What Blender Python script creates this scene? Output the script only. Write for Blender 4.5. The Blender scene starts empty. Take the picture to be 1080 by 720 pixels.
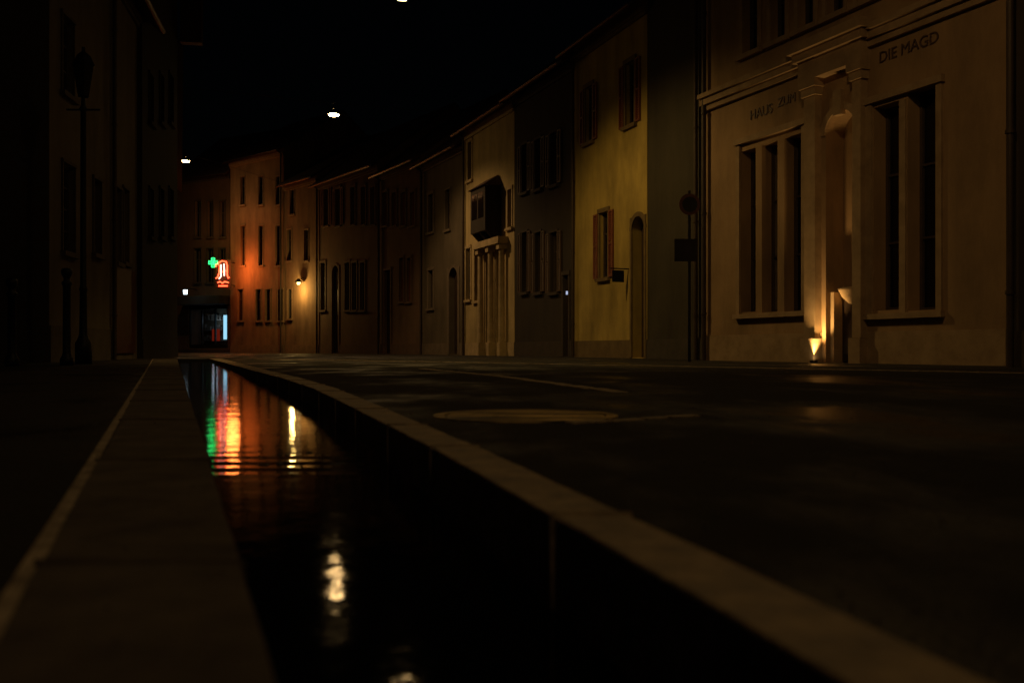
import bpy, math, random
from mathutils import Vector, Matrix
random.seed(4)
scene=bpy.context.scene
F=1000.0; CX=540.0; HZ=368.0; CAMH=0.25

# ------------------------------------------------------------------ materials
def new_mat(name):
    m=bpy.data.materials.new(name); m.use_nodes=True
    nt=m.node_tree; b=nt.nodes['Principled BSDF']
    return m,nt,b
def N(nt,t,**k):
    n=nt.nodes.new(t)
    for a,v in k.items():
        if a in n.inputs.keys(): n.inputs[a].default_value=v
        else: setattr(n,a,v)
    return n
def rough_mat(name,col,col2=None,scale=1.5,rough=0.85,bump=0.25,bscale=40,metal=0,rough2=None,dist=0.01,stain=0.0,stretch=None,lo=0.35,hi=0.65):
    m,nt,b=new_mat(name); L=nt.links
    if col2 is None: col2=tuple(c*0.7 for c in col)
    tc=N(nt,'ShaderNodeTexCoord')
    n1=N(nt,'ShaderNodeTexNoise'); n1.inputs['Scale'].default_value=scale; n1.inputs['Detail'].default_value=5; n1.inputs['Roughness'].default_value=0.65
    if stretch:
        ms=N(nt,'ShaderNodeMapping'); ms.inputs['Scale'].default_value=stretch
        L.new(tc.outputs['Object'],ms.inputs['Vector']); L.new(ms.outputs['Vector'],n1.inputs['Vector'])
    else: L.new(tc.outputs['Object'],n1.inputs['Vector'])
    r=N(nt,'ShaderNodeValToRGB'); r.color_ramp.elements[0].position=lo; r.color_ramp.elements[1].position=hi
    r.color_ramp.elements[0].color=(*col2,1); r.color_ramp.elements[1].color=(*col,1)
    L.new(n1.outputs['Fac'],r.inputs['Fac'])
    out=r.outputs['Color']
    if stain>0:
        mp=N(nt,'ShaderNodeMapping'); mp.inputs['Scale'].default_value=(2.0,2.0,0.6)
        L.new(tc.outputs['Object'],mp.inputs['Vector'])
        n3=N(nt,'ShaderNodeTexNoise'); n3.inputs['Scale'].default_value=0.6; n3.inputs['Detail'].default_value=6; n3.inputs['Roughness'].default_value=0.65
        L.new(mp.outputs['Vector'],n3.inputs['Vector'])
        r3=N(nt,'ShaderNodeMapRange'); r3.inputs['From Min'].default_value=0.4; r3.inputs['From Max'].default_value=0.7
        r3.inputs['To Min'].default_value=1.0; r3.inputs['To Max'].default_value=1.0-stain
        L.new(n3.outputs['Fac'],r3.inputs['Value'])
        mx=N(nt,'ShaderNodeMix',data_type='RGBA',blend_type='MULTIPLY'); mx.inputs[0].default_value=1
        L.new(out,mx.inputs[6]); L.new(r3.outputs['Result'],mx.inputs[7]); out=mx.outputs[2]
    L.new(out,b.inputs['Base Color'])
    b.inputs['Metallic'].default_value=metal
    n2=N(nt,'ShaderNodeTexNoise'); n2.inputs['Scale'].default_value=bscale; n2.inputs['Detail'].default_value=4
    L.new(tc.outputs['Object'],n2.inputs['Vector'])
    bp=N(nt,'ShaderNodeBump'); bp.inputs['Strength'].default_value=bump; bp.inputs['Distance'].default_value=dist
    L.new(n2.outputs['Fac'],bp.inputs['Height']); L.new(bp.outputs['Normal'],b.inputs['Normal'])
    if rough2 is not None:
        mr=N(nt,'ShaderNodeMapRange'); mr.inputs['From Min'].default_value=0.4; mr.inputs['From Max'].default_value=0.62
        mr.inputs['To Min'].default_value=rough2; mr.inputs['To Max'].default_value=rough
        L.new(n1.outputs['Fac'],mr.inputs['Value']); L.new(mr.outputs['Result'],b.inputs['Roughness'])
    else: b.inputs['Roughness'].default_value=rough
    return m
def emit_mat(name,col,s):
    m,nt,b=new_mat(name); b.inputs['Base Color'].default_value=(*[c*0.3 for c in col],1)
    b.inputs['Emission Color'].default_value=(*col,1); b.inputs['Emission Strength'].default_value=s
    return m
def plaster(name,col,stain=0.35): return rough_mat(name,col,tuple(c*0.8 for c in col),scale=0.8,rough=0.9,bump=0.35,bscale=22,stain=stain)

M_stone=plaster('sandstone_plaster',(0.40,0.265,0.14),0.38)
M_trim=rough_mat('sandstone_trim',(0.40,0.285,0.165),(0.28,0.195,0.11),scale=3,bump=0.3,bscale=50)
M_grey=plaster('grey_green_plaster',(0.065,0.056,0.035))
M_greytrim=rough_mat('grey_trim',(0.07,0.06,0.045),scale=3)
M_yellow=plaster('yellow_plaster',(0.58,0.43,0.11),0.45)
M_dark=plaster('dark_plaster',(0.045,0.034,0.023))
M_darktrim=rough_mat('dark_stone_trim',(0.06,0.045,0.033),scale=3)
M_cream=plaster('cream_plaster',(0.60,0.46,0.21))
M_creamtrim=rough_mat('cream_trim',(0.58,0.44,0.23),scale=3)
M_beige=plaster('beige_plaster',(0.17,0.135,0.085))
M_beigetrim=rough_mat('beige_trim',(0.22,0.17,0.115),scale=3)
M_rose=plaster('rose_plaster',(0.20,0.12,0.07))
M_rosetrim=rough_mat('rose_stone_trim',(0.17,0.105,0.065),scale=3)
M_orange=plaster('ochre_plaster',(0.34,0.20,0.105),0.45)
M_orangetrim=rough_mat('ochre_trim',(0.31,0.19,0.105),scale=3)
M_brown=plaster('brown_plaster',(0.12,0.07,0.042))
M_left=plaster('left_plaster',(0.19,0.155,0.11))
M_lefttrim=rough_mat('left_trim',(0.13,0.105,0.08),scale=3)
M_black=plaster('near_black_plaster',(0.03,0.025,0.019))  # near-black base colour for the darkest walls and boards
M_frame=rough_mat('painted_wood_frame',(0.08,0.06,0.045),scale=8,rough=0.6)
M_framew=rough_mat('pale_window_frame',(0.22,0.19,0.15),scale=8,rough=0.6)
M_shred=rough_mat('red_shutter_paint',(0.26,0.08,0.035),scale=6,rough=0.6)
M_shdk=rough_mat('dark_red_paint',(0.10,0.025,0.012),scale=6,rough=0.6)
M_shgr=rough_mat('brown_shutter_paint',(0.10,0.06,0.035),scale=6,rough=0.6)
M_door=rough_mat('dark_door_wood',(0.05,0.03,0.02),scale=5,rough=0.55)
M_metal=rough_mat('dark_iron',(0.03,0.03,0.03),scale=10,rough=0.45,metal=0.6)
M_zinc=rough_mat('red_lit_gutter_metal',(0.10,0.05,0.032),scale=4,rough=0.4,metal=0.9,bump=0.1)  # reddish base colour paints in neon light reflected along the gutters
M_pipe=rough_mat('dull_downpipe_metal',(0.07,0.05,0.035),scale=4,rough=0.6,metal=0.3,bump=0.1)
M_granite=rough_mat('granite_kerb',(0.48,0.37,0.24),(0.17,0.13,0.09),scale=11,rough=0.85,bump=0.8,bscale=60,rough2=0.5,dist=0.007)
M_sett=rough_mat('worn_dark_setts',(0.10,0.08,0.06),(0.05,0.04,0.03),scale=8,rough=0.7,bump=0.6,bscale=50,rough2=0.35,dist=0.006)
M_granite_l=rough_mat('granite_slab',(0.13,0.105,0.082),(0.06,0.048,0.038),scale=7,rough=0.9,bump=0.7,bscale=55,dist=0.007)
M_mortar=rough_mat('pale_mortar',(0.55,0.45,0.33),(0.18,0.145,0.11),scale=18,rough=0.9,bump=0.5,bscale=80,dist=0.005)
M_channel=rough_mat('wet_channel_stone',(0.02,0.018,0.015),scale=6,rough=0.8,rough2=0.5)
M_bed=rough_mat('joint_fill',(0.12,0.10,0.075),scale=12,rough=0.9)
def glass_mat():
    m,nt,b=new_mat('dark_window_glass'); L=nt.links
    b.inputs['Base Color'].default_value=(0.006,0.006,0.007,1); b.inputs['Roughness'].default_value=0.06
    tc=N(nt,'ShaderNodeTexCoord'); n=N(nt,'ShaderNodeTexNoise'); n.inputs['Scale'].default_value=1.3
    L.new(tc.outputs['Object'],n.inputs['Vector'])
    bp=N(nt,'ShaderNodeBump'); bp.inputs['Strength'].default_value=0.3; bp.inputs['Distance'].default_value=0.02
    L.new(n.outputs['Fac'],bp.inputs['Height']); L.new(bp.outputs['Normal'],b.inputs['Normal'])
    return m
M_glass=glass_mat()
def roof_mat():
    m,nt,b=new_mat('clay_roof_tiles'); L=nt.links
    tc=N(nt,'ShaderNodeTexCoord'); br=N(nt,'ShaderNodeTexBrick')
    br.inputs['Scale'].default_value=4; br.inputs['Color1'].default_value=(0.10,0.045,0.03,1); br.inputs['Color2'].default_value=(0.07,0.035,0.025,1); br.inputs['Mortar'].default_value=(0.015,0.01,0.01,1)
    L.new(tc.outputs['Object'],br.inputs['Vector']); L.new(br.outputs['Color'],b.inputs['Base Color'])
    bp=N(nt,'ShaderNodeBump'); bp.inputs['Strength'].default_value=0.5; bp.inputs['Distance'].default_value=0.03
    L.new(br.outputs['Fac'],bp.inputs['Height']); bp.invert=True; L.new(bp.outputs['Normal'],b.inputs['Normal'])
    b.inputs['Roughness'].default_value=0.7
    return m
M_roof=roof_mat()
def road_mat(name,c1,c2,rmin,rmax):
    m,nt,b=new_mat(name); L=nt.links
    tc=N(nt,'ShaderNodeTexCoord')
    v=N(nt,'ShaderNodeTexVoronoi'); v.inputs['Scale'].default_value=95; L.new(tc.outputs['Object'],v.inputs['Vector'])
    n=N(nt,'ShaderNodeTexNoise'); n.inputs['Scale'].default_value=6; n.inputs['Detail'].default_value=6; L.new(tc.outputs['Object'],n.inputs['Vector'])
    mp=N(nt,'ShaderNodeMapping'); mp.inputs['Scale'].default_value=(1.0,0.5,1.0); L.new(tc.outputs['Object'],mp.inputs['Vector'])
    big=N(nt,'ShaderNodeTexNoise'); big.inputs['Scale'].default_value=0.9; big.inputs['Detail'].default_value=6; big.inputs['Roughness'].default_value=0.6
    L.new(mp.outputs['Vector'],big.inputs['Vector'])
    mix=N(nt,'ShaderNodeMix',data_type='RGBA'); mix.inputs[6].default_value=(*c1,1); mix.inputs[7].default_value=(*c2,1)
    L.new(n.outputs['Fac'],mix.inputs[0]); L.new(mix.outputs[2],b.inputs['Base Color'])
    rr=N(nt,'ShaderNodeMapRange'); rr.inputs['From Min'].default_value=0.38; rr.inputs['From Max'].default_value=0.52
    rr.inputs['To Min'].default_value=rmin; rr.inputs['To Max'].default_value=rmax
    L.new(big.outputs['Fac'],rr.inputs['Value']); L.new(rr.outputs['Result'],b.inputs['Roughness'])
    b.inputs['Specular IOR Level'].default_value=0.4
    ad=N(nt,'ShaderNodeMath',operation='MULTIPLY_ADD'); ad.inputs[1].default_value=-0.6; L.new(v.outputs['Distance'],ad.inputs[0])
    sm=N(nt,'ShaderNodeMath',operation='MULTIPLY'); sm.inputs[1].default_value=1.5; L.new(n.outputs['Fac'],sm.inputs[0]); L.new(sm.outputs[0],ad.inputs[2])
    bp=N(nt,'ShaderNodeBump'); bp.inputs['Strength'].default_value=0.8; bp.inputs['Distance'].default_value=0.005
    L.new(ad.outputs[0],bp.inputs['Height']); L.new(bp.outputs['Normal'],b.inputs['Normal'])
    return m
M_road=road_mat('wet_asphalt_road',(0.018,0.0155,0.013),(0.009,0.008,0.007),0.30,0.95)
def water_mat():
    m,nt,b=new_mat('running_water'); L=nt.links
    b.inputs['Base Color'].default_value=(0.003,0.003,0.003,1); b.inputs['Roughness'].default_value=0.06; b.inputs['IOR'].default_value=1.11
    tc=N(nt,'ShaderNodeTexCoord')
    n=N(nt,'ShaderNodeTexNoise'); n.inputs['Scale'].default_value=7; n.inputs['Detail'].default_value=3
    n2=N(nt,'ShaderNodeTexNoise'); n2.inputs['Scale'].default_value=32; n2.inputs['Detail'].default_value=2
    L.new(tc.outputs['Object'],n.inputs['Vector']); L.new(tc.outputs['Object'],n2.inputs['Vector'])
    a=N(nt,'ShaderNodeMath',operation='MULTIPLY_ADD'); a.inputs[1].default_value=0.25; L.new(n2.outputs['Fac'],a.inputs[0]); L.new(n.outputs['Fac'],a.inputs[2])
    bp=N(nt,'ShaderNodeBump'); bp.inputs['Strength'].default_value=1.0; bp.inputs['Distance'].default_value=0.0016
    L.new(a.outputs[0],bp.inputs['Height']); L.new(bp.outputs['Normal'],b.inputs['Normal'])
    return m
M_water=water_mat()
M_lampglow=emit_mat('lamp_glow',(1.0,0.62,0.24),110)
M_lampglow_s=emit_mat('small_lamp_glow',(1.0,0.7,0.35),14)
M_red=emit_mat('neon_red',(1.0,0.06,0.02),7)
M_pink=emit_mat('neon_pink_white',(1.0,0.42,0.30),5)
M_green=emit_mat('neon_green',(0.02,1.0,0.16),4)
M_cool=emit_mat('shop_window_light',(0.35,0.75,1.0),1.0)
M_coolw=emit_mat('white_lamp_light',(0.7,0.9,1.0),4)
M_redpanel=emit_mat('dim_red_panel',(0.8,0.06,0.02),0.10)

# ------------------------------------------------------------------ helpers
class MB:
    def __init__(s): s.v=[]; s.f=[]
    def quad(s,*p):
        i=len(s.v); s.v+=list(p); s.f.append(tuple(range(i,i+len(p))))
    def box(s,x0,x1,y0,y1,z0,z1):
        i=len(s.v)
        s.v+=[(x0,y0,z0),(x1,y0,z0),(x1,y1,z0),(x0,y1,z0),(x0,y0,z1),(x1,y0,z1),(x1,y1,z1),(x0,y1,z1)]
        s.f+=[tuple(i+k for k in q) for q in [(0,3,2,1),(4,5,6,7),(0,1,5,4),(1,2,6,5),(2,3,7,6),(3,0,4,7)]]
    def cyl(s,p0,p1,r0,r1=None,n=16,caps=True):
        if r1 is None: r1=r0
        p0=Vector(p0);p1=Vector(p1); d=(p1-p0).normalized()
        a=d.orthogonal().normalized(); b=d.cross(a); i=len(s.v)
        for k in range(n):
            t=2*math.pi*k/n; o=a*math.cos(t)+b*math.sin(t)
            s.v.append(tuple(p0+o*r0)); s.v.append(tuple(p1+o*r1))
        for k in range(n):
            k2=(k+1)%n; s.f.append((i+2*k,i+2*k2,i+2*k2+1,i+2*k+1))
        if caps:
            s.f.append(tuple(i+2*k for k in range(n))[::-1]); s.f.append(tuple(i+2*k+1 for k in range(n)))
    def lathe(s,prof,cx,cy,n=20):
        i=len(s.v); m=len(prof)
        for k in range(n):
            t=2*math.pi*k/n
            for r,z in prof: s.v.append((cx+r*math.cos(t),cy+r*math.sin(t),z))
        for k in range(n):
            k2=(k+1)%n
            for j in range(m-1): s.f.append((i+k*m+j,i+k2*m+j,i+k2*m+j+1,i+k*m+j+1))
    def obj(s,name,mat,parent=None,bevel=0,smooth=False):
        if not s.v: return None
        me=bpy.data.meshes.new(name); me.from_pydata(s.v,[],s.f); me.update()
        o=bpy.data.objects.new(name,me); scene.collection.objects.link(o); me.materials.append(mat)
        if parent: o.parent=parent
        if bevel:
            bm=o.modifiers.new('bevel','BEVEL'); bm.width=bevel; bm.segments=2; bm.limit_method='ANGLE'
        if smooth:
            for p in me.polygons: p.use_smooth=True
        return o
def empty(name,loc=(0,0,0),rz=0):
    e=bpy.data.objects.new(name,None); e.empty_display_size=0.3; scene.collection.objects.link(e)
    e.location=loc; e.rotation_euler=(0,0,rz); return e
def gp(px,Y): return ((px-CX)/F*Y,Y)
def pz(py,Y): return CAMH+(HZ-py)/F*Y

class Bld:
    def __init__(s,name,pxL,YL,pxR,YR,H,wall,depth=9,rise=3.5,ridge=True,eave=0.45,z0=-0.1):
        s.A=Vector(gp(pxL,YL)); s.B=Vector(gp(pxR,YR)); d=s.B-s.A; s.W=d.length; s.d=d/s.W
        s.H=H; s.depth=depth; s.rise=rise; s.wall=wall; s.eave=eave; s.z0=z0
        s.e=empty(name,(s.A.x,s.A.y,0),math.atan2(d.y,d.x))
        s.ops=[]; s.trim=MB(); s.frame=MB(); s.glass=MB(); s.shut=MB(); s.door=MB(); s.iron=MB(); s.spand=MB(); s.curt=MB()
        s.shmat=M_shgr; s.frmat=M_frame; s.trimmat=M_trim
    def u(s,px):
        k=(px-CX)/F; return (k*s.A.y-s.A.x)/(s.d.x-k*s.d.y)
    def Y(s,px): return s.A.y+s.u(px)*s.d.y
    def z(s,px,py): return pz(py,s.Y(px))
    def op(s,u0,u1,z0,z1,kind='win',arch=False,shut=0,rev=0.18,surround=0.10,sill=True,mull=1,trans=1,curtain=False):
        s.ops.append((u0,u1,z0,z1,kind,arch,rev))
        T=s.trim
        w=u1-u0
        if surround:
            a=surround
            T.box(u0-a,u0,-0.035,0.012,z0,z1); T.box(u1,u1+a,-0.035,0.012,z0,z1)
            if not arch: T.box(u0-a-0.02,u1+a+0.02,-0.05,0.012,z1,z1+a*1.3)
        if sill and kind=='win': T.box(u0-surround-0.05,u1+surround+0.05,-0.10,0.012,z0-0.10,z0-0.002)
        if kind=='win':
            s.glass.quad((u0,rev-0.02,z0),(u1,rev-0.02,z0),(u1,rev-0.02,z1),(u0,rev-0.02,z1))
            t=0.055; F_=s.frame; y0=rev-0.08; y1=rev-0.025
            F_.box(u0,u0+t,y0,y1,z0,z1); F_.box(u1-t,u1,y0,y1,z0,z1)
            F_.box(u0+t,u1-t,y0,y1,z0,z0+t); F_.box(u0+t,u1-t,y0,y1,z1-t,z1)
            for k in range(mull):
                c=u0+w*(k+1)/(mull+1); F_.box(c-0.03,c+0.03,y0+0.004,y1,z0+t,z1-t)
            for k in range(trans):
                c=z0+(z1-z0)*(0.68 if trans==1 else (k+1)/(trans+1)); F_.box(u0+t,u1-t,y0+0.01,y1,c-0.02,c+0.02)
            if curtain:
                nn=10
                for k in range(nn):
                    a=u0+t+(w-2*t)*k/nn; b=u0+t+(w-2*t)*(k+1)/nn; off=0.012*(k%2)
                    s.curt.quad((a,rev-0.028+off*0.3,z0+t),(b,rev-0.024-off*0.3,z0+t),(b,rev-0.024-off*0.3,z1-t),(a,rev-0.028+off*0.3,z1-t))
        else:
            D=s.door; y=rev-0.02
            D.box(u0,u1,y-0.05,y,z0,z1)
            nx=2
            for i in range(nx):
                a=u0+w*i/nx+0.07; b=u0+w*(i+1)/nx-0.07
                for (c,e) in ((0.06,0.38),(0.44,0.72)):
                    za=z0+(z1-z0)*c; zb=z0+(z1-z0)*e
                    D.box(a,b,y-0.075,y-0.052,za,zb); D.box(a+0.06,b-0.06,y-0.09,y-0.077,za+0.06,zb-0.06)
        for sd in ([-1,1] if shut==2 else ([1] if shut==1 else ([-1] if shut==-1 else []))):
            sw=w/2; g=surround+0.01
            a=u0-g-sw if sd<0 else u1+g; b=a+sw; S=s.shut; t=0.05
            S.box(a,a+t,-0.06,-0.015,z0,z1); S.box(b-t,b,-0.06,-0.015,z0,z1)
            S.box(a+t,b-t,-0.06,-0.015,z0,z0+t); S.box(a+t,b-t,-0.06,-0.015,z1-t,z1)
            zm=(z0+z1)/2; S.box(a+t,b-t,-0.06,-0.015,zm-t/2,zm+t/2)
            k=z0+t+0.02
            while k<z1-t-0.03:
                if abs(k-zm)>0.05: S.quad((a+t,-0.05,k),(b-t,-0.05,k),(b-t,-0.018,k+0.06),(a+t,-0.018,k+0.06))
                k+=0.065
    def opx(s,p0,p1,pt,pb,**k):
        c=(p0+p1)/2; zb=s.z(c,pb) if pb is not None else 0.02
        s.op(s.u(p0),s.u(p1),zb,s.z(c,pt),**k)
    def finish(s,gutter=True,plinth=0.5,roof=True,pipe=None,cornice=True):
        e=s.e; W=s.W; H=s.H; z0=s.z0
        us=sorted(set([0,W]+[round(a,4) for o in s.ops for a in o[:2]])); zs=sorted(set([z0,H]+[round(a,4) for o in s.ops for a in o[2:4]]))
        w=MB()
        for i in range(len(us)-1):
            for j in range(len(zs)-1):
                cu=(us[i]+us[i+1])/2; cz=(zs[j]+zs[j+1])/2
                if any(o[0]<cu<o[1] and o[2]<cz<o[3] for o in s.ops): continue
                w.quad((us[i],0,zs[j]),(us[i+1],0,zs[j]),(us[i+1],0,zs[j+1]),(us[i],0,zs[j+1]))
        for (a,b,c,d,kind,arch,rev) in s.ops:
            w.quad((a,0,c),(a,rev,c),(a,rev,d),(a,0,d)); w.quad((b,0,c),(b,0,d),(b,rev,d),(b,rev,c))
            w.quad((a,0,d),(a,rev,d),(b,rev,d),(b,0,d)); w.quad((a,0,c),(b,0,c),(b,rev,c),(a,rev,c))
            if arch:
                r=(b-a)/2; cx=(a+b)/2; n=10; zc=d-r
                for sg in (-1,1):
                    for k in range(n):
                        t0=math.pi/2*k/n; t1=math.pi/2*(k+1)/n
                        x0=cx+sg*r*math.cos(t0); x1=cx+sg*r*math.cos(t1); y0=zc+r*math.sin(t0); y1=zc+r*math.sin(t1)
                        w.quad((x0,0.001,y0),(x1,0.001,y1),(x1,0.001,d),(x0,0.001,d))
                        w.quad((x0,0.001,y0),(x1,0.001,y1),(x1,rev-0.001,y1),(x0,rev-0.001,y0))
                        R=r+0.12
                        X0=cx+sg*R*math.cos(t0); X1=cx+sg*R*math.cos(t1); Y0=zc+R*math.sin(t0); Y1=zc+R*math.sin(t1)
                        s.trim.quad((x0,-0.036,y0),(x1,-0.036,y1),(X1,-0.036,Y1),(X0,-0.036,Y0))
                        s.trim.quad((X0,-0.036,Y0),(X1,-0.036,Y1),(X1,0.01,Y1),(X0,0.01,Y0))
                        s.trim.quad((x0,-0.036,y0),(x1,-0.036,y1),(x1,0.01,y1),(x0,0.01,y0))
        D=s.depth
        w.quad((0,0,z0),(0,0,H),(0,D,H),(0,D,z0)); w.quad((W,0,z0),(W,D,z0),(W,D,H),(W,0,H)); w.quad((0,D,z0),(0,D,H),(W,D,H),(W,D,z0))
        if roof:
            R=s.rise; w.quad((0,0,H),(0,D/2,H+R),(0,D,H)); w.quad((W,0,H),(W,D,H),(W,D/2,H+R))
        w.obj('walls',s.wall,e)
        if roof:
            r=MB(); R=s.rise; E=s.eave; k=R/(D/2); t=0.12
            for sg in (0,1):
                def P(y,zz,x): return (x,(D-y) if sg else y,zz)
                ya=-E; za=H-E*k
                r.quad(P(ya,za+t,-0.05),P(ya,za+t,W+0.05),P(D/2,H+R+t,W+0.05),P(D/2,H+R+t,-0.05))
                r.quad(P(ya,za,-0.05),P(D/2,H+R,-0.05),P(D/2,H+R,W+0.05),P(ya,za,W+0.05))
                r.quad(P(ya,za,-0.05),P(ya,za,W+0.05),P(ya,za+t,W+0.05),P(ya,za+t,-0.05))
                for xx in(-0.05,W+0.05): r.quad(P(ya,za,xx),P(ya,za+t,xx),P(D/2,H+R+t,xx),P(D/2,H+R,xx))
            r.obj('roof',M_roof,e)
            if gutter:
                g=MB(); n=8; za=H-E*k+0.03
                for j in range(n):
                    t0=math.pi*j/n; t1=math.pi*(j+1)/n
                    g.quad((-0.04,-E-0.08-0.08*math.cos(t0),za-0.08*math.sin(t0)),(W+0.04,-E-0.08-0.08*math.cos(t0),za-0.08*math.sin(t0)),(W+0.04,-E-0.08-0.08*math.cos(t1),za-0.08*math.sin(t1)),(-0.04,-E-0.08-0.08*math.cos(t1),za-0.08*math.sin(t1)))
                g.obj('roof_gutter',M_zinc,e,smooth=True)
        if pipe is not None:
            p=MB(); p.cyl((pipe,-0.10,0.0),(pipe,-0.10,H-0.35),0.05)
            k=1.0
            while k<H-0.5: p.cyl((pipe,-0.10,k),(pipe,-0.10,k+0.05),0.065); k+=2.2
            p.cyl((pipe,-0.10,H-0.35),(pipe,-s.eave-0.06,H-0.22),0.05)
            p.obj('downpipe',M_pipe,e,smooth=False)
        if plinth:
            dl=sorted([(o[0],o[1]) for o in s.ops if o[2]<plinth]); x=0.0
            for a,b in dl+[(W,W)]:
                a2=a-0.10 if a<W else W
                if a2>x+0.02: s.trim.box(x,a2,-0.028,0.01,z0,plinth)
                x=b+0.10
        if cornice and roof:
            s.trim.box(0,W,-0.12,0.01,H-0.42,H-0.25); s.trim.box(0,W,-0.07,0.01,H-0.52,H-0.422)
        s.trim.obj('stone_trim',s.trimmat,e); s.frame.obj('window_frames',s.frmat,e); s.glass.obj('window_glass',M_glass,e)
        s.shut.obj('shutters',s.shmat,e); s.door.obj('door',M_door,e); s.iron.obj('ironwork',M_metal,e); s.curt.obj('curtains',M_framew,e)

# ------------------------------------------------------------------ street with channel
def gL(Y): return 0.079-0.3563*Y
def lerp(pts,Y):
    if Y<=pts[0][0]:
        (a,b),(c,d)=pts[0],pts[1]; return b+(Y-a)*(d-b)/(c-a)
    for (a,b),(c,d) in zip(pts,pts[1:]):
        if Y<=c: return b+(Y-a)*(d-b)/(c-a)
    (a,b),(c,d)=pts[-2],pts[-1]; return b+(Y-a)*(d-b)/(c-a)
def gR(Y): return lerp([(0.0,0.44),(0.71,0.2485),(1.337,0.08),(2.45,-0.22),(4,-0.67),(5.95,-1.25),(8.2,-2.0),(10.9,-2.98),(20,-6.22)],Y)
def rOut(Y): return gR(Y)+0.10+0.008*max(Y,0)
def lIn(Y): return gL(Y)-(0.215+0.016*max(Y,0))
def lOut(Y): return lIn(Y)-0.024
YE=24.0
ys=[-6+0.5*k for k in range(12)]+[0.25*k for k in range(0,32)]+[8+0.5*k for k in range(33)]
st=MB()
def row_sheet(fa,fb,z,ylist,mb):
    for a,b in zip(ylist,ylist[1:]): mb.quad((fa(a),a,z),(fb(a),a,z),(fb(b),b,z),(fa(b),b,z))
row_sheet(lambda y:-150,lOut,0,ys,st); row_sheet(rOut,lambda y:150,0,ys,st)
st.quad((-150,YE,0),(150,YE,0),(150,400,0),(-150,400,0)); st.quad((-150,-150,0),(150,-150,0),(150,-6,0),(-150,-6,0))
st.obj('street',M_road)
ch=empty('water_channel')
def kerb(fa,fb,name,mat,length,top,bot,seed,gap=0.0012,jit=0.0012,jx=0.003):
    rnd=random.Random(seed); mb=MB(); y=-6.0
    while y<YE-0.01:
        L=length*rnd.uniform(0.7,1.3); y2=min(y+L,YE)
        z=top+rnd.uniform(-jit,jit); n=10; ox=rnd.uniform(-jx,jx)
        g=gap*0.5; i=len(mb.v)
        for k in range(n+1):
            yy=y+g+(y2-y-2*g)*k/n
            j=ox+rnd.uniform(-jx,jx)*0.5; j2=ox+rnd.uniform(-jx,jx)*0.5; jz=rnd.uniform(-0.001,0.001)
            for (x,zz) in ((fa(yy)+j,bot),(fa(yy)+j,z+jz),(fb(yy)+j2,z+jz),(fb(yy)+j2,bot)): mb.v.append((x,yy,zz))
        for k in range(n):
            for q in range(3): mb.f.append((i+4*k+q,i+4*k+q+1,i+4*(k+1)+q+1,i+4*(k+1)+q))
        mb.f.append((i,i+1,i+2,i+3)); mb.f.append((i+4*n,i+4*n+3,i+4*n+2,i+4*n+1))
        y=y2
    return mb.obj(name,mat,ch,bevel=0.004)
kerb(gR,rOut,'kerb_stones',M_granite,0.85,0.005,-0.2,3)
kerb(lIn,gL,'edge_slabs',M_granite_l,1.1,0.003,-0.2,5)
m=MB(); row_sheet(lambda y:gR(y)+0.008,lambda y:rOut(y)-0.007,-0.001,ys,m)
row_sheet(lambda y:lIn(y)+0.006,lambda y:gL(y)-0.008,-0.0015,ys,m); m.obj('joint_bedding',M_bed,ch)
m=MB()
for a,b_ in zip(ys,ys[1:]):
    m.quad((gR(a)+0.012,a,-0.2),(gR(b_)+0.012,b_,-0.2),(gR(b_)+0.012,b_,-0.008),(gR(a)+0.012,a,-0.008))
m.obj('channel_side',M_channel,ch)
m=MB(); row_sheet(lOut,lambda y:lIn(y),0.0005,ys,m); m.obj('mortar_joint',M_mortar,ch)
m=MB(); row_sheet(lambda y:lIn(y)-0.01,lambda y:rOut(y)+0.01,-0.205,ys,m)
m.quad((lIn(YE),YE,-0.205),(rOut(YE),YE,-0.205),(rOut(YE),YE,0),(lIn(YE),YE,0)); m.obj('channel_bed',M_channel,ch)
w=MB()
def wz(y):
    z=-0.148+0.010*min(y,3.3)+0.003*max(y-3.3,0)
    if 2.6<y<3.5: z+=0.0009*math.sin((y-2.6)*2*math.pi/0.15)*math.sin(math.pi*(y-2.6)/0.9)**2
    return z
wy=[-6,-3,0]+[0.25*k for k in range(1,10)]+[2.5+0.0125*k for k in range(84)]+[3.6+0.2*k for k in range(102)]+[24.0]
for a,b in zip(wy,wy[1:]):
    i=len(w.v); w.v+=[(gL(a),a,wz(a)),(gR(a)+0.015,a,wz(a)),(gR(b)+0.015,b,wz(b)),(gL(b),b,wz(b))]; w.f.append((i,i+1,i+2,i+3))
w.obj('water',M_water)
def blob(mb,c,r,rnd,sq=0.5):
    n=8;m_=5;i=len(mb.v)
    for a in range(m_+1):
        ph=math.pi*a/m_
        for b in range(n):
            t=2*math.pi*b/n; rr=r*rnd.uniform(0.85,1.1)
            mb.v.append((c[0]+rr*math.sin(ph)*math.cos(t),c[1]+rr*math.sin(ph)*math.sin(t),c[2]+rr*sq*math.cos(ph)))
    for a in range(m_):
        for b in range(n): mb.f.append((i+a*n+b,i+a*n+(b+1)%n,i+(a+1)*n+(b+1)%n,i+(a+1)*n+b))
rnd=random.Random(9); pb=MB()
for k in range(14):
    Y=3.15+rnd.uniform(-0.2,0.2); X=(300-CX+rnd.uniform(-25,30))/F*Y
    blob(pb,(X,Y,wz(Y)-0.002),rnd.uniform(0.006,0.016),rnd)
pb.obj('pebbles',M_sett,smooth=True)
rnd=random.Random(21); gr=MB()
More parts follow.
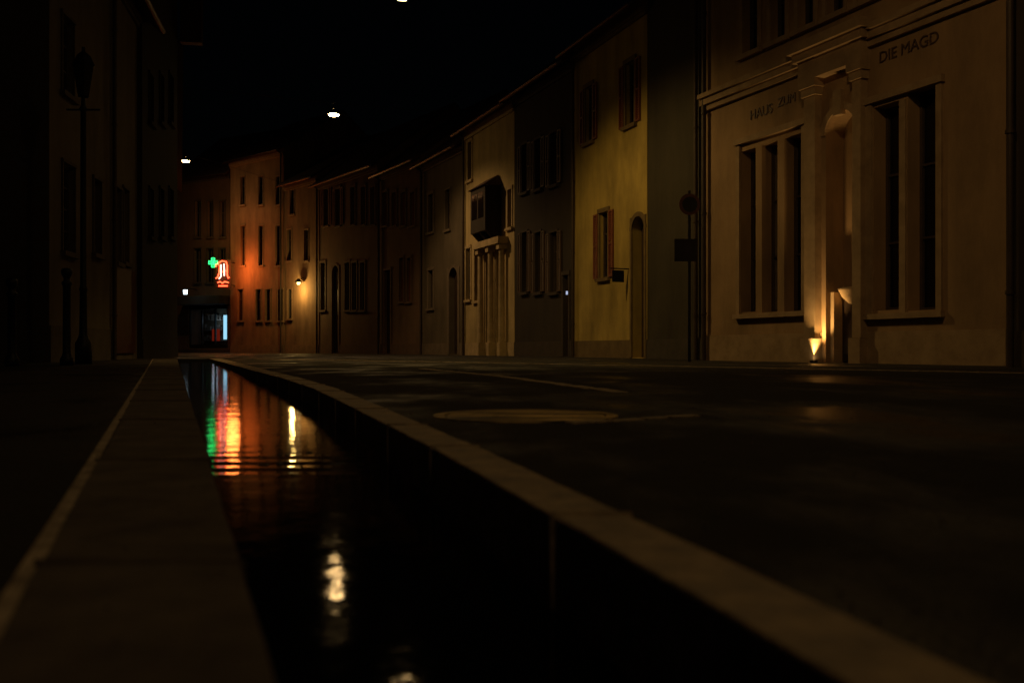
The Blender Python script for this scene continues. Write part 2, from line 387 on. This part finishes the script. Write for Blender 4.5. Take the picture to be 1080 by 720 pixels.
for k in range(420):
    Y=0.7+5*rnd.random()**1.5; X=rnd.uniform(-0.9,0.9)*Y*0.8
    if gL(Y)-0.02<X<gR(Y)+0.02: continue
    r=rnd.uniform(0.0012,0.0035)
    blob(gr,(X,Y,r*0.4+0.003),r,rnd,0.7)
gr.obj('grit',M_sett,smooth=True)

def strip(name,pts,width,seed):
    rnd=random.Random(seed); mb=MB()
    for (x0,y0),(x1,y1) in zip(pts,pts[1:]):
        d=Vector((x1-x0,y1-y0)); L=d.length; d/=L; n=Vector((-d.y,d.x)); s=0
        while s<L:
            l=rnd.uniform(0.12,0.2); a=Vector((x0,y0))+d*s; b=Vector((x0,y0))+d*min(s+l-0.015,L); h=0.004+rnd.uniform(0,0.005)
            q=[a-n*width/2,b-n*width/2,b+n*width/2,a+n*width/2]
            i=len(mb.v); mb.v+=[(p.x,p.y,-0.05) for p in q]+[(p.x,p.y,h) for p in q]
            mb.f+=[tuple(i+k for k in f) for f in [(4,5,6,7),(0,1,5,4),(1,2,6,5),(2,3,7,6),(3,0,4,7)]]
            s+=l
    mb.obj(name,M_granite,bevel=0.006)
def gpt(px,py): Y=CAMH*F/(py-HZ); return ((px-CX)/F*Y,Y)
strip('streak_sett_row',[gpt(445,389),gpt(520,396),gpt(655,414)],0.10,1)
strip('streak_sett_row',[gpt(270,378.5),gpt(480,382),gpt(700,386),gpt(1100,394)],0.14,2)
strip('streak_sett_row',[gpt(600,447),gpt(735,439)],0.05,6)  # pale setts added in place of a second streak of road sheen

# manhole cover, standing in for a pale streak, its yellow sheen painted into colour
mc=empty('streak_manhole_cover',(0.05,3.55,0))
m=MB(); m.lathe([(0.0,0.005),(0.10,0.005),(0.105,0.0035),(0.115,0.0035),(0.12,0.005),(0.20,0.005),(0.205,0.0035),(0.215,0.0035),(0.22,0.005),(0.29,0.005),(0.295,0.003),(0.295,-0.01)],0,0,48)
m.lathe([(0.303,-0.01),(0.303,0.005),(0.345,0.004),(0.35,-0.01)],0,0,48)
M_cast=rough_mat('sheen_streaked_iron',(0.80,0.56,0.20),(0.03,0.023,0.012),scale=5,rough=0.6,metal=0.5,bump=0.3,bscale=50,rough2=0.4,dist=0.002,stretch=(0.35,1.6,1.0),lo=0.40,hi=0.60)
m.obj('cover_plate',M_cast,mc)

# ------------------------------------------------------------------ right side buildings
b=Bld('museum_building',743,21.0,1062,14.0,10.5,M_stone,depth=12,rise=4)
for (p0,p1,pt) in ((782,797,158),(803.5,820,151),(827,846,143)):
    b.opx(p0,p1,pt,329,surround=0,sill=False,rev=0.32,mull=0,trans=2,curtain=(p0>800 and p0<810))
uL0,uL1=b.u(778),b.u(850); zt=4.48
T=b.trim
T.box(uL0,b.u(781.5),-0.05,0.012,0.98,4.5); T.box(b.u(847),uL1,-0.05,0.012,0.98,4.5)
T.box(uL0-0.04,uL1+0.04,-0.09,0.012,4.505,4.62); T.box(uL0-0.05,uL1+0.05,-0.10,0.012,0.88,0.975)
for (p0,p1,pt) in ((922,948,110),(957.5,988,92)):
    b.opx(p0,p1,pt,327,surround=0,sill=False,rev=0.34,mull=0,trans=2)
b.trim.box(b.u(914.5),b.u(921),-0.05,0.012,0.86,4.48); b.trim.box(b.u(949.5),b.u(956),-0.03,0.012,0.86,4.40)
b.trim.box(b.u(989),b.u(995),-0.05,0.012,0.86,4.48); b.trim.box(b.u(913),b.u(997),-0.09,0.012,4.485,4.60); b.trim.box(b.u(913),b.u(997),-0.10,0.012,0.76,0.855)
for (a,c) in ((0.0,b.u(850)),(b.u(917),b.W)):
    T.box(a,c,-0.14,0.012,5.60,5.74); T.box(a,c,-0.20,0.012,5.743,5.84); T.box(a,c,-0.08,0.012,5.48,5.597)
for (p0,p1) in ((784,800),(813,829),(842,859),(872,891),(905,926),(942,966),(985,1012),(1030,1056)):
    b.op(b.u(p0),b.u(p1),6.35,8.7,surround=0.09,rev=0.25,mull=1,trans=2)
nu0,nu1=b.u(871),b.u(903.5)
ntop=b.z(887,116)
b.ops.append((nu0,nu1,0.0,ntop,'niche',True,0.42))
rec=MB(); rec.quad((nu0,0.42,0),(nu1,0.42,0),(nu1,0.42,ntop),(nu0,0.42,ntop)); rec.obj('niche_back',M_stone,b.e)
for (p0,p1) in ((855,866.5),(906,915)):
    a,c=b.u(p0),b.u(p1)
    T.box(a,c,-0.16,0.012,0.45,4.95); T.box(a-0.05,c+0.02,-0.20,0.012,-0.05,0.445)
    T.box(a-0.04,c+0.04,-0.20,0.012,4.953,5.10); T.box(a-0.07,c+0.07,-0.24,0.012,5.103,5.25)
a,c=b.u(851),b.u(918)
T.box(a,c,-0.22,0.012,5.253,5.62); T.box(a-0.08,c+0.08,-0.30,0.012,5.623,5.78); T.box(a-0.14,c+0.14,-0.38,0.012,5.783,5.95)
kc=(nu0+nu1)/2; T.box(kc-0.10,kc+0.10,-0.10,0.012,ntop-0.1,ntop+0.35)
dr=MB(); dz=b.z(887,304)
dr.box(nu0+0.10,nu1-0.04,0.30,0.36,0.02,dz-0.2)
for q in range(3): dr.box(nu0+0.16,nu1-0.10,0.28,0.298,0.15+q*0.38,0.42+q*0.38)
dr.obj('low_door',M_door,b.e)
sh=MB(); cx=(nu0+nu1)/2+0.03; r=(nu1-nu0)/2*0.88
sh.lathe([(0.02,dz-0.30),(r*0.45,dz-0.26),(r*0.8,dz-0.14),(r*0.96,dz-0.03),(r*1.0,dz),(r*0.9,dz+0.02),(0.02,dz+0.03)],cx,0.36,28)
sh.obj('stone_basin',M_trim,b.e,smooth=True)
jb=MB(); jb.box(nu0+0.004,nu0+0.10,0.10,0.34,0.0,dz-0.05); jb.obj('door_jamb',M_trim,b.e)
def text(s,px,py,size,parent_b,name,rotm=True):
    cu=bpy.data.curves.new(name,'FONT'); cu.body=s; cu.size=size; cu.extrude=0.008; cu.align_x='CENTER'; cu.materials.append(M_shgr)
    o=bpy.data.objects.new(name,cu); scene.collection.objects.link(o); o.parent=parent_b.e
    o.location=(parent_b.u(px),-0.012,parent_b.z(px,py)); o.rotation_euler=(math.pi/2,0,0)
text('DIE MAGD',958,56,0.27,b,'lettering')
text('HAUS',803,123,0.28,b,'lettering_b'); text('ZUM',830,110,0.25,b,'lettering_c')
b.finish(plinth=0.55,pipe=0.12)
ul=empty('uplight')
def loc2w(bb,x,y,z):
    n=Vector((bb.d.y,-bb.d.x)); p=bb.A+bb.d*x-n*y; return Vector((p.x,p.y,z))
p=loc2w(b,b.u(869.5),-0.25,0.0)
m=MB(); m.lathe([(0.0,0.0),(0.075,0.0),(0.075,0.03),(0.06,0.045),(0.05,0.045),(0.05,0.035),(0.0,0.035)],p.x,p.y,20); m.obj('housing',M_metal,ul)
m=MB(); m.lathe([(0.0,0.041),(0.046,0.041)],p.x,p.y,20); m.obj('lens',M_lampglow_s,ul)
def spot(name,loc,target,energy,col,size,blend,radius,parent=None):
    l=bpy.data.lights.new(name,'SPOT'); l.energy=energy; l.color=col; l.spot_size=math.radians(size); l.spot_blend=blend; l.shadow_soft_size=radius
    o=bpy.data.objects.new(name,l); scene.collection.objects.link(o); o.location=loc
    o.rotation_euler=(Vector(target)-Vector(loc)).to_track_quat('-Z','Y').to_euler()
    if parent: o.parent=parent
    return o
def point(name,loc,energy,col,radius,parent=None):
    l=bpy.data.lights.new(name,'POINT'); l.energy=energy; l.color=col; l.shadow_soft_size=radius
    o=bpy.data.objects.new(name,l); scene.collection.objects.link(o); o.location=loc
    if parent: o.parent=parent
    return o
q=loc2w(b,b.u(868.6),0.0,1.3)
spot('uplight_beam',(p.x,p.y,0.07),q,260,(1.0,0.58,0.19),58,1.0,0.03,ul)

b=Bld('corner_house',1064,13.2,1500,7.5,11,M_dark,depth=10); b.trimmat=M_darktrim
for k in range(3): b.op(0.9+k*1.7,1.9+k*1.7,1.2,3.1,shut=0); b.op(0.9+k*1.7,1.9+k*1.7,5,7)
b.finish(pipe=0.2)
# R2 grey
b=Bld('town_house',683,25,742,22.0,10.2,M_grey); b.trimmat=M_greytrim
b.finish(pipe=b.W-0.2)
# R3 yellow
b=Bld('town_house',605,29.5,682.5,25,9.6,M_yellow); b.shmat=M_shred
b.trimmat=rough_mat('worn_ochre_trim',(0.20,0.14,0.06),scale=3)
b.opx(633,641.5,224,293,shut=2,mull=1)
b.opx(667,680,228,None,kind='door',arch=True,rev=0.35)
b.opx(660.5,669.5,66,132,shut=2); b.opx(618,625,92,150,shut=2)
u0=b.u(663); zz=b.z(663,290)
b.iron.box(u0-0.02,u0+0.02,-0.55,0.01,zz+0.15,zz+0.18); b.iron.box(u0-0.015,u0+0.015,-0.50,-0.15,zz-0.2,zz+0.12)
b.finish(pipe=0.15)
# R4 dark
b=Bld('town_house',543,34,604.5,29.5,9.4,M_dark); b.trimmat=M_darktrim
for (a,c) in ((551,556.5),(565,571),(581,588)):
    b.opx(a,c,245,308,shut=2,surround=0.06); b.opx(a,c,140+(588-c)*0.4,195+(588-c)*0.25,shut=2,surround=0.06)
b.opx(594.5,600,290,None,kind='door')
u0=b.u(598.8); zz=b.z(598.8,309)
b.finish()
ml=MB(); ml.box(u0-0.03,u0+0.03,-0.05,-0.01,zz-0.05,zz+0.06)
ml.obj('doorbell_light',emit_mat('doorbell_glow',(0.6,0.7,1.0),0.7),b.e)
# R5 cream with oriel
b=Bld('town_house',490,39,542.5,34,9.3,M_cream); b.trimmat=M_creamtrim
b.opx(492,496.5,262,316,shut=0); b.opx(501,506,260,317,shut=0)
b.opx(513,519.5,258,None,kind='door',arch=True,rev=0.4); b.opx(524,531,256,None,kind='door',arch=True,rev=0.4)
for px_ in (511,521.8,533.5):
    u0=b.u(px_); T=b.trim
    T.box(u0-0.13,u0+0.13,-0.30,0.012,0,0.5)
    T.cyl((u0,-0.17,0.5),(u0,-0.17,3.9),0.12,0.10,16)
    T.box(u0-0.15,u0+0.15,-0.33,0.012,3.9,4.1)
b.trim.box(b.u(509),b.u(536),-0.4,0.012,4.103,4.35)
b.opx(494,498,150,190,shut=0); b.opx(536,540,200,240,shut=0)
u0,u1=b.u(513),b.u(529); za=b.z(520,246); zb=b.z(520,200)
OD=0.65
o=MB(); o.box(u0,u1,-OD,-0.02,za,zb); o.obj('oriel_body',M_dark,b.e)
o=MB(); q0=-OD-0.1; o.quad((u0-0.1,q0,zb),(u1+0.1,q0,zb),(u1-0.2,-0.05,zb+0.45),(u0+0.2,-0.05,zb+0.45)); o.quad((u0-0.1,q0,zb),(u0+0.2,-0.05,zb+0.45),(u0-0.1,0.0,zb)); o.quad((u1+0.1,q0,zb),(u1-0.2,-0.05,zb+0.45),(u1+0.1,0.0,zb)); o.quad((u0-0.1,q0,zb-0.002),(u1+0.1,q0,zb-0.002),(u1+0.1,0,zb-0.002),(u0-0.1,0,zb-0.002)); o.obj('oriel_roof',M_roof,b.e)
o=MB(); 
for k in range(2):
    a=u0+0.15+k*(u1-u0-0.2)/2; c=a+(u1-u0-0.45)/2; o.quad((a,-OD-0.005,za+0.5),(c,-OD-0.005,za+0.5),(c,-OD-0.005,zb-0.2),(a,-OD-0.005,zb-0.2))
o.obj('oriel_glass',M_glass,b.e)
o=MB()
for k in range(3):
    a=u0+(u1-u0)*k/2; a=min(max(a,u0+0.1),u1-0.1); y1=-OD+0.05
    o.quad((a-0.1,-0.02,za-0.6),(a+0.1,-0.02,za-0.6),(a+0.1,y1,za-0.003),(a-0.1,y1,za-0.003)); o.quad((a-0.1,-0.02,za-0.6),(a-0.1,y1,za-0.003),(a-0.1,-0.02,za-0.003)); o.quad((a+0.1,-0.02,za-0.6),(a+0.1,y1,za-0.003),(a+0.1,-0.02,za-0.003))
o.obj('oriel_corbels',M_darktrim,b.e)
b.finish(pipe=0.1)
# R5b
b=Bld('town_house',445,44,489.5,39.2,8.9,M_beige); b.trimmat=M_beigetrim
b.opx(474,483,282,None,kind='door',arch=True,rev=0.3,surround=0.22)
b.opx(452,457,285,325,shut=0); b.opx(452,457,205,245,shut=0); b.opx(470,475,200,242,surround=0.05)
b.finish(pipe=0.1)
# R6a
b=Bld('town_house',400,48.5,444.5,44,9.3,M_rose); b.shmat=M_shred; b.trimmat=M_rosetrim
b.opx(421.5,425.5,272,318,shut=0); b.opx(429.5,433.5,272,318,shut=0)
for a in (404,413.5,423,433): b.opx(a,a+4.5,203,238,shut=0)
b.opx(406,412,285,None,kind='door')
b.frmat=M_shred
b.finish(pipe=0.1)
# R6b
b=Bld('town_house',335,55,399.5,48.5,9.9,M_rose); b.shmat=M_shred; b.trimmat=M_rosetrim
for a in (342,354.5): b.opx(a,a+4.5,199,238,shut=2)
for a in (370,381,391): b.opx(a,a+4.5,197,237,shut=0)
for a in (338.5,364,371.5,380): b.opx(a,a+4.8,277,327,shut=0)
b.opx(350.5,357.5,280,None,kind='door',arch=True)
b.frmat=M_framew
b.finish(pipe=0.1)
# R7
b7a=b=Bld('town_house',300,58,334.5,55,10.4,M_orange,rise=3); b.trimmat=M_orangetrim
for a in (303,321): b.opx(a,a+4.5,242,275,surround=0.05)
b.opx(306,310.5,200,226,surround=0.05)
b.opx(303,308,305,336,surround=0.05)
b.finish()
b7=b=Bld('town_house',243,62,299.5,58,12.6,M_orange,rise=3); b.trimmat=M_orangetrim
for a in (254,273,291): b.opx(a,a+4.8,238,280,surround=0.05)
for a in (254,273,291): b.opx(a,a+4.8,186,216,surround=0.05)
for a in (251,270,280,293): b.opx(a,a+5.5,305,338,surround=0.05)
b.finish(pipe=b.W-0.2)
# wall lamp
wl=empty('wall_lamp'); u0=b7a.u(320.5)
p=loc2w(b7a,u0,-0.35,b7a.z(320,299))
m=MB(); m.lathe([(0.0,p.z+0.28),(0.05,p.z+0.26),(0.22,p.z+0.10),(0.24,p.z+0.06),(0.22,p.z+0.06)],p.x,p.y,20)
pb_=loc2w(b7a,u0,0.0,p.z+0.3); m.cyl((p.x,p.y,p.z+0.26),(pb_.x,pb_.y,p.z+0.34),0.02); m.obj('shade_and_arm',M_metal,wl)
m=MB(); blob(m,(p.x,p.y,p.z+0.03),0.12,random.Random(2),1.0); m.obj('bulb',emit_mat('bulb_glow',(1.0,0.75,0.3),3),wl,smooth=True)
pl=loc2w(b7a,u0,-0.75,p.z-0.1)
point('lamp_light',(pl.x,pl.y,pl.z-0.25),130,(1.0,0.64,0.18),0.12,wl)

# R8 pharmacy house
b=b8=Bld('pharmacy_building',180,65.5,242.5,62.5,12.0,M_brown); b.trimmat=M_darktrim
for a in (206,219,232): b.opx(a,a+6,212,250,surround=0.05); b.opx(a-1,a+6,262,298,surround=0.05)
ua,ub=b.u(199),b.u(240)
b.ops.append((ua,ub,0.3,pz(322,63.5),'shop',False,1.2))
b.finish(plinth=0.25)
m=MB(); zt=pz(322,63.5)
m.quad((ua,1.19,0.3),(ub,1.19,0.3),(ub,1.19,zt),(ua,1.19,zt)); m.obj('shop_back_wall',M_beige,b.e)
m=MB(); 
for px_ in (199.6,212,226,239.4): m.box(b.u(px_)-0.06,b.u(px_)+0.06,0.05,0.15,0.3,zt)
m.box(ua,ub,0.05,0.15,zt-0.25,zt); m.box(ua,ub,0.05,0.15,0.3,0.55); m.obj('shopfront_frame',M_metal,b.e)
m=MB(); m.box(ua-0.2,ub+0.2,-0.9,-0.01,zt+0.02,zt+0.6); m.obj('shop_canopy',M_black,b.e,bevel=0.03)
m=MB(); m.box(b.u(229.5),b.u(233),0.5,0.6,0.9,pz(332,63)); m.obj('lit_display',M_cool,b.e)
m=MB(); m.box(b.u(215),b.u(222),0.7,0.8,0.8,1.6); m.obj('lit_poster',M_redpanel,b.e)
m=MB(); 
for k in range(3): m.box(ua+0.3,ub-0.3,0.9,1.15,0.8+0.7*k,0.84+0.7*k)
rr=random.Random(7)
for k in range(3):
    x=ua+0.4
    while x<ub-0.5: h=rr.uniform(0.2,0.45); m.box(x,x+0.15,0.95,1.1,0.842+0.7*k,0.842+0.7*k+h); x+=rr.uniform(0.2,0.4)
m.obj('shelves',M_framew,b.e)
pi=loc2w(b,(ua+ub)/2,0.6,2.2)
cl=empty('shop_ceiling_lamp'); point('shop_light',pi,3.5,(0.6,0.8,1.0),0.2,cl)
m=MB(); m.box(pi.x-0.6,pi.x+0.6,pi.y-0.08,pi.y+0.08,pi.z+0.35,pi.z+0.42); m.obj('fitting',M_framew,cl)
wl2=empty('wall_lantern'); p=Vector((*gp(195.5,62.0),pz(308,62)))
m=MB(); m.cyl((p.x,p.y,p.z-0.14),(p.x,p.y,p.z+0.14),0.12,0.14,10); m.obj('glass',M_coolw,wl2)
m=MB(); m.cyl((p.x,p.y,p.z+0.14),(p.x,p.y,p.z+0.32),0.2,0.03,10); m.cyl((p.x,p.y,p.z+0.3),(p.x,p.y+2.5,p.z+0.3),0.03); m.obj('cap_and_arm',M_metal,wl2)

# pharmacy neon sign
SY=60.6
ns=empty('pharmacy_sign',(0,SY,0))
def sp(px,py): return ((px-CX)/F*SY,0,pz(py,SY))
def tube(pts,r,mat,name,cyclic=False):
    cu=bpy.data.curves.new(name,'CURVE'); cu.dimensions='3D'; cu.bevel_depth=r; cu.bevel_resolution=3
    s_=cu.splines.new('POLY'); s_.points.add(len(pts)-1)
    for k,pp in enumerate(pts): s_.points[k].co=(*pp,1)
    s_.use_cyclic_u=cyclic; cu.materials.append(mat)
    o=bpy.data.objects.new(name,cu); scene.collection.objects.link(o); o.parent=ns; return o
def P(l,dy=0): return [(sp(a,c)[0],dy,sp(a,c)[2]) for a,c in l]
tube(P([(227.5,293.5),(229.5,292.5),(231,288),(231.8,281),(230,277.5),(227.8,279),(228,281.5)]),0.04,M_red,'neon_leg')
tube(P([(230,277.5),(234,275.2),(238.5,276),(239.6,280),(239.6,290),(240.6,293.2),(242,292.4)]),0.04,M_red,'neon_leg_b')
tube(P([(230.5,285.6),(234,286.6),(239.4,285.4)]),0.035,M_red,'neon_bar')
tube(P([(233.4,279),(233.4,291.5),(231.2,294.2)],-0.06),0.04,M_pink,'neon_inner')
tube(P([(236.4,278.2),(236.8,284),(236.8,291)],-0.06),0.04,M_pink,'neon_inner_b')
tube(P([(229.5,298),(232,297),(234.5,298.6),(237,297),(241,298)]),0.04,M_red,'neon_underline')
tube(P([(230.5,301.5),(240,301.5)]),0.04,M_red,'neon_underline_b')
c=[(223.4,272.2),(226.4,272.2),(226.4,275.4),(229.4,275.4),(229.4,278.4),(226.4,278.4),(226.4,281.6),(223.4,281.6),(223.4,278.4),(220.4,278.4),(220.4,275.4),(223.4,275.4)]
tube(P(c,-0.03),0.035,M_green,'neon_cross',True)
tube(P([(224.9,273.8),(224.9,280)],-0.03),0.03,M_green,'neon_cross_b'); tube(P([(222.2,276.9),(227.6,276.9)],-0.05),0.03,M_green,'neon_cross_c')
m=MB(); x0=sp(227,0)[0]; x1=sp(243.5,0)[0]
m.box(x0,x1,0.08,0.16,sp(0,304)[2],sp(0,273.5)[2]); m.obj('sign_board',M_black,ns)
m=MB(); 
for zq in (sp(0,276)[2],sp(0,300)[2]): m.cyl((sp(240,0)[0],0.12,zq),(sp(244,0)[0],1.6,zq),0.03)
m.obj('brackets',M_metal,ns)
sx=sp(240,0)[0]
point('neon_light',(sx+0.6,-0.9,pz(283,SY)),190,(1.0,0.22,0.04),0.4,ns)
point('neon_light_green',(sp(224,0)[0],-0.4,pz(276,SY)),6,(0.05,1.0,0.2),0.2,ns)

# ------------------------------------------------------------------ left side
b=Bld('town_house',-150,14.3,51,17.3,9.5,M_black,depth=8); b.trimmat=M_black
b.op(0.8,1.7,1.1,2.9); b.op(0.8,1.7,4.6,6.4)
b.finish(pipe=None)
b=Bld('town_house',52,18,117.5,22,9.8,M_left,depth=8); b.shmat=M_shgr; b.trimmat=M_lefttrim
b.opx(65.5,78,174,266,mull=1,trans=3,surround=0.05)
b.opx(65,77,20,100,mull=1,trans=2,surround=0.05)
b.opx(98,106,190,268,mull=1,trans=3,surround=0.05)
b.finish(pipe=b.W-0.1,plinth=0.7)
b=Bld('town_house',118,22,149.5,25.5,9.2,M_left,depth=8); b.frmat=M_framew; b.trimmat=M_lefttrim
b.opx(121.5,127,199,277,mull=0,trans=3,surround=0.05); b.opx(129.5,135,200,277,mull=0,trans=3,surround=0.05)
pm=MB(); pm.box(b.u(120.5),b.u(141),-0.045,-0.005,0.15,b.z(130,283)); pm.obj('red_door_panel',M_shdk,b.e)
b.finish(pipe=None,plinth=0)
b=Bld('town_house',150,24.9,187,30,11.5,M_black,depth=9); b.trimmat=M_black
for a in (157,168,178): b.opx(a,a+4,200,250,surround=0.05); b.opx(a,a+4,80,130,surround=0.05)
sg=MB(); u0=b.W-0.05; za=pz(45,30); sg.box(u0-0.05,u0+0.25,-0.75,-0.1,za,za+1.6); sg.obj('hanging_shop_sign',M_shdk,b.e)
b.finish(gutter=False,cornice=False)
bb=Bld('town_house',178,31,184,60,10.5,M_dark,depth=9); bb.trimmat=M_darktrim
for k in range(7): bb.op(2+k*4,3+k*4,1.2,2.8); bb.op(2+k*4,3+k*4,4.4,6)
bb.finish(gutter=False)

def bollard(px,Y,h):
    x,y=gp(px,Y); e=empty('bollard',(x,y,0))
    m=MB(); m.lathe([(0.0,0.0),(0.10,0.0),(0.10,0.10),(0.075,0.14),(0.06,0.2),(0.055,h-0.28),(0.075,h-0.26),(0.075,h-0.22),(0.05,h-0.2),(0.045,h-0.16),(0.075,h-0.11),(0.085,h-0.06),(0.07,h-0.015),(0.0,h)],0,0,20)
    m.obj('post',M_metal,e,smooth=True)
bollard(12.5,14.0,1.3); bollard(70.5,14.6,1.5)
x,y=gp(88,15.8); e=empty('street_lamp',(x,y,0)); m=MB()
m.lathe([(0.0,0),(0.13,0),(0.13,0.35),(0.09,0.42),(0.065,0.5),(0.055,1.2),(0.07,1.24),(0.05,1.3),(0.045,4.2),(0.07,4.24),(0.04,4.3),(0.03,4.45)],0,0,18)
m.obj('post',M_metal,e,smooth=True)
m=MB(); m.lathe([(0.09,4.45),(0.17,4.95),(0.19,4.97),(0.12,5.12),(0.03,5.2),(0.03,5.27),(0,5.28)],0,0,6); m.box(-0.28,0.28,-0.012,0.012,4.22,4.245); m.obj('lantern_head',M_metal,e)
x,y=gp(727,18.6); e=empty('traffic_sign',(x,y,0)); m=MB(); m.cyl((0,0,0),(0,0,3.35),0.03); m.obj('pole',M_metal,e)
m=MB(); zc=pz(216,18.6); m.cyl((0,-0.05,zc),(0,-0.035,zc),0.21,n=32); m.obj('round_plate',M_shdk,e)
m=MB(); m.cyl((0,-0.058,zc),(0,-0.052,zc),0.15,n=32); zc=pz(264,18.6); m.box(-0.30,0.14,-0.05,-0.035,zc-0.22,zc+0.22); m.obj('plates',M_black,e)
def hang(px,py,Y,energy,xa,xb,col=(1.0,0.60,0.26),size=150,mat=M_lampglow,scale=1.0,xyz=None,blend=0.5,aim=None):
    x=(px-CX)/F*Y; z=pz(py,Y)
    if xyz: x,Y,z=xyz
    e=empty('suspended_street_lamp',(x,Y,z)); s=scale
    m=MB(); m.lathe([(0.03*s,0.30*s),(0.10*s,0.28*s),(0.14*s,0.18*s),(0.30*s,0.08*s),(0.34*s,0.02*s),(0.33*s,0.0),(0.31*s,0.0)],0,0,24); m.cyl((0,0,0.28*s),(0,0,0.62*s),0.015); m.obj('housing',M_metal,e,smooth=True)
    m=MB(); m.lathe([(0.28*s,0.0),(0.25*s,-0.045*s),(0.15*s,-0.08*s),(0.0,-0.09*s)],0,0,24); m.obj('diffuser',mat,e,smooth=True)
    m=MB(); m.cyl((0,0,0.6*s),(xb[0]-x,xb[1]-Y,xb[2]-z),0.008,n=6); m.cyl((0,0,0.6*s),(xa[0]-x,xa[1]-Y,xa[2]-z),0.008,n=6); m.obj('cables',M_metal,e)
    l=bpy.data.lights.new('lamp_light','SPOT'); l.energy=energy; l.color=col; l.spot_size=math.radians(size); l.spot_blend=blend; l.shadow_soft_size=0.15
    o=bpy.data.objects.new('lamp_light',l); scene.collection.objects.link(o); o.parent=e; o.location=(0,0,-0.16*s)
    if aim: o.rotation_euler=(Vector(aim)-Vector((x,Y,z))).to_track_quat('-Z','Y').to_euler()
    return e
hang(424,-2,22,850,(-9.3,22,9.3),(4.0,22.0,9.4),col=(1.0,0.62,0.20),scale=0.45,size=130,blend=0.5,aim=(0.0,23.2,0))
hang(352,121,36,720,(-14,38,10.8),(-1.0,36,9.1),scale=0.72,size=120,blend=0.5,aim=(-4.0,36.4,0))
hang(196,170,58,260,(-24,60,12),(-13,57,10),col=(1.0,0.42,0.13),scale=0.8)
hang(0,0,0,290,(-6,9,9.5),(9,11,9.6),xyz=(2.3,8.5,8.7),scale=0.7,size=70,blend=1.0,aim=(6.3,16.4,2.2),col=(1.0,0.58,0.22))
hang(0,0,0,70,(-5,-6,9),(9,-5,9.2),xyz=(2.0,-5.0,8.4),scale=0.7,size=150)  # unseen lamp added behind the camera to light the foreground kerb

# ------------------------------------------------------------------ world / moon
w=bpy.data.worlds.new('World'); scene.world=w; w.use_nodes=True; nt=w.node_tree
sk=nt.nodes.new('ShaderNodeTexSky'); sk.sky_type='NISHITA'; sk.sun_disc=False; sk.sun_elevation=math.radians(12); sk.sun_rotation=math.radians(200)
bg=nt.nodes['Background']; nt.links.new(sk.outputs['Color'],bg.inputs['Color']); bg.inputs['Strength'].default_value=0.00012
l=bpy.data.lights.new('moon','SUN'); l.energy=0.001; l.angle=math.radians(0.5); l.color=(1,0.9,0.8)
o=bpy.data.objects.new('moon',l); scene.collection.objects.link(o)
el=math.radians(12); az=math.radians(200); sd=Vector((math.sin(az)*math.cos(el),math.cos(az)*math.cos(el),math.sin(el)))
o.rotation_euler=(-sd).to_track_quat('-Z','Y').to_euler()

# ------------------------------------------------------------------ camera
cd=bpy.data.cameras.new('camera'); cam=bpy.data.objects.new('camera',cd); scene.collection.objects.link(cam)
cam.location=(0,0,CAMH); cam.rotation_euler=(math.pi/2,0,0); cd.sensor_width=36; cd.lens=36*F/1080
cd.shift_y=(HZ-360)/1080; cd.clip_start=0.02; cd.clip_end=1000
cd.dof.use_dof=True; cd.dof.focus_distance=22; cd.dof.aperture_fstop=3.2
scene.camera=cam
scene.view_settings.view_transform='Standard'; scene.view_settings.look='None'; scene.view_settings.exposure=0
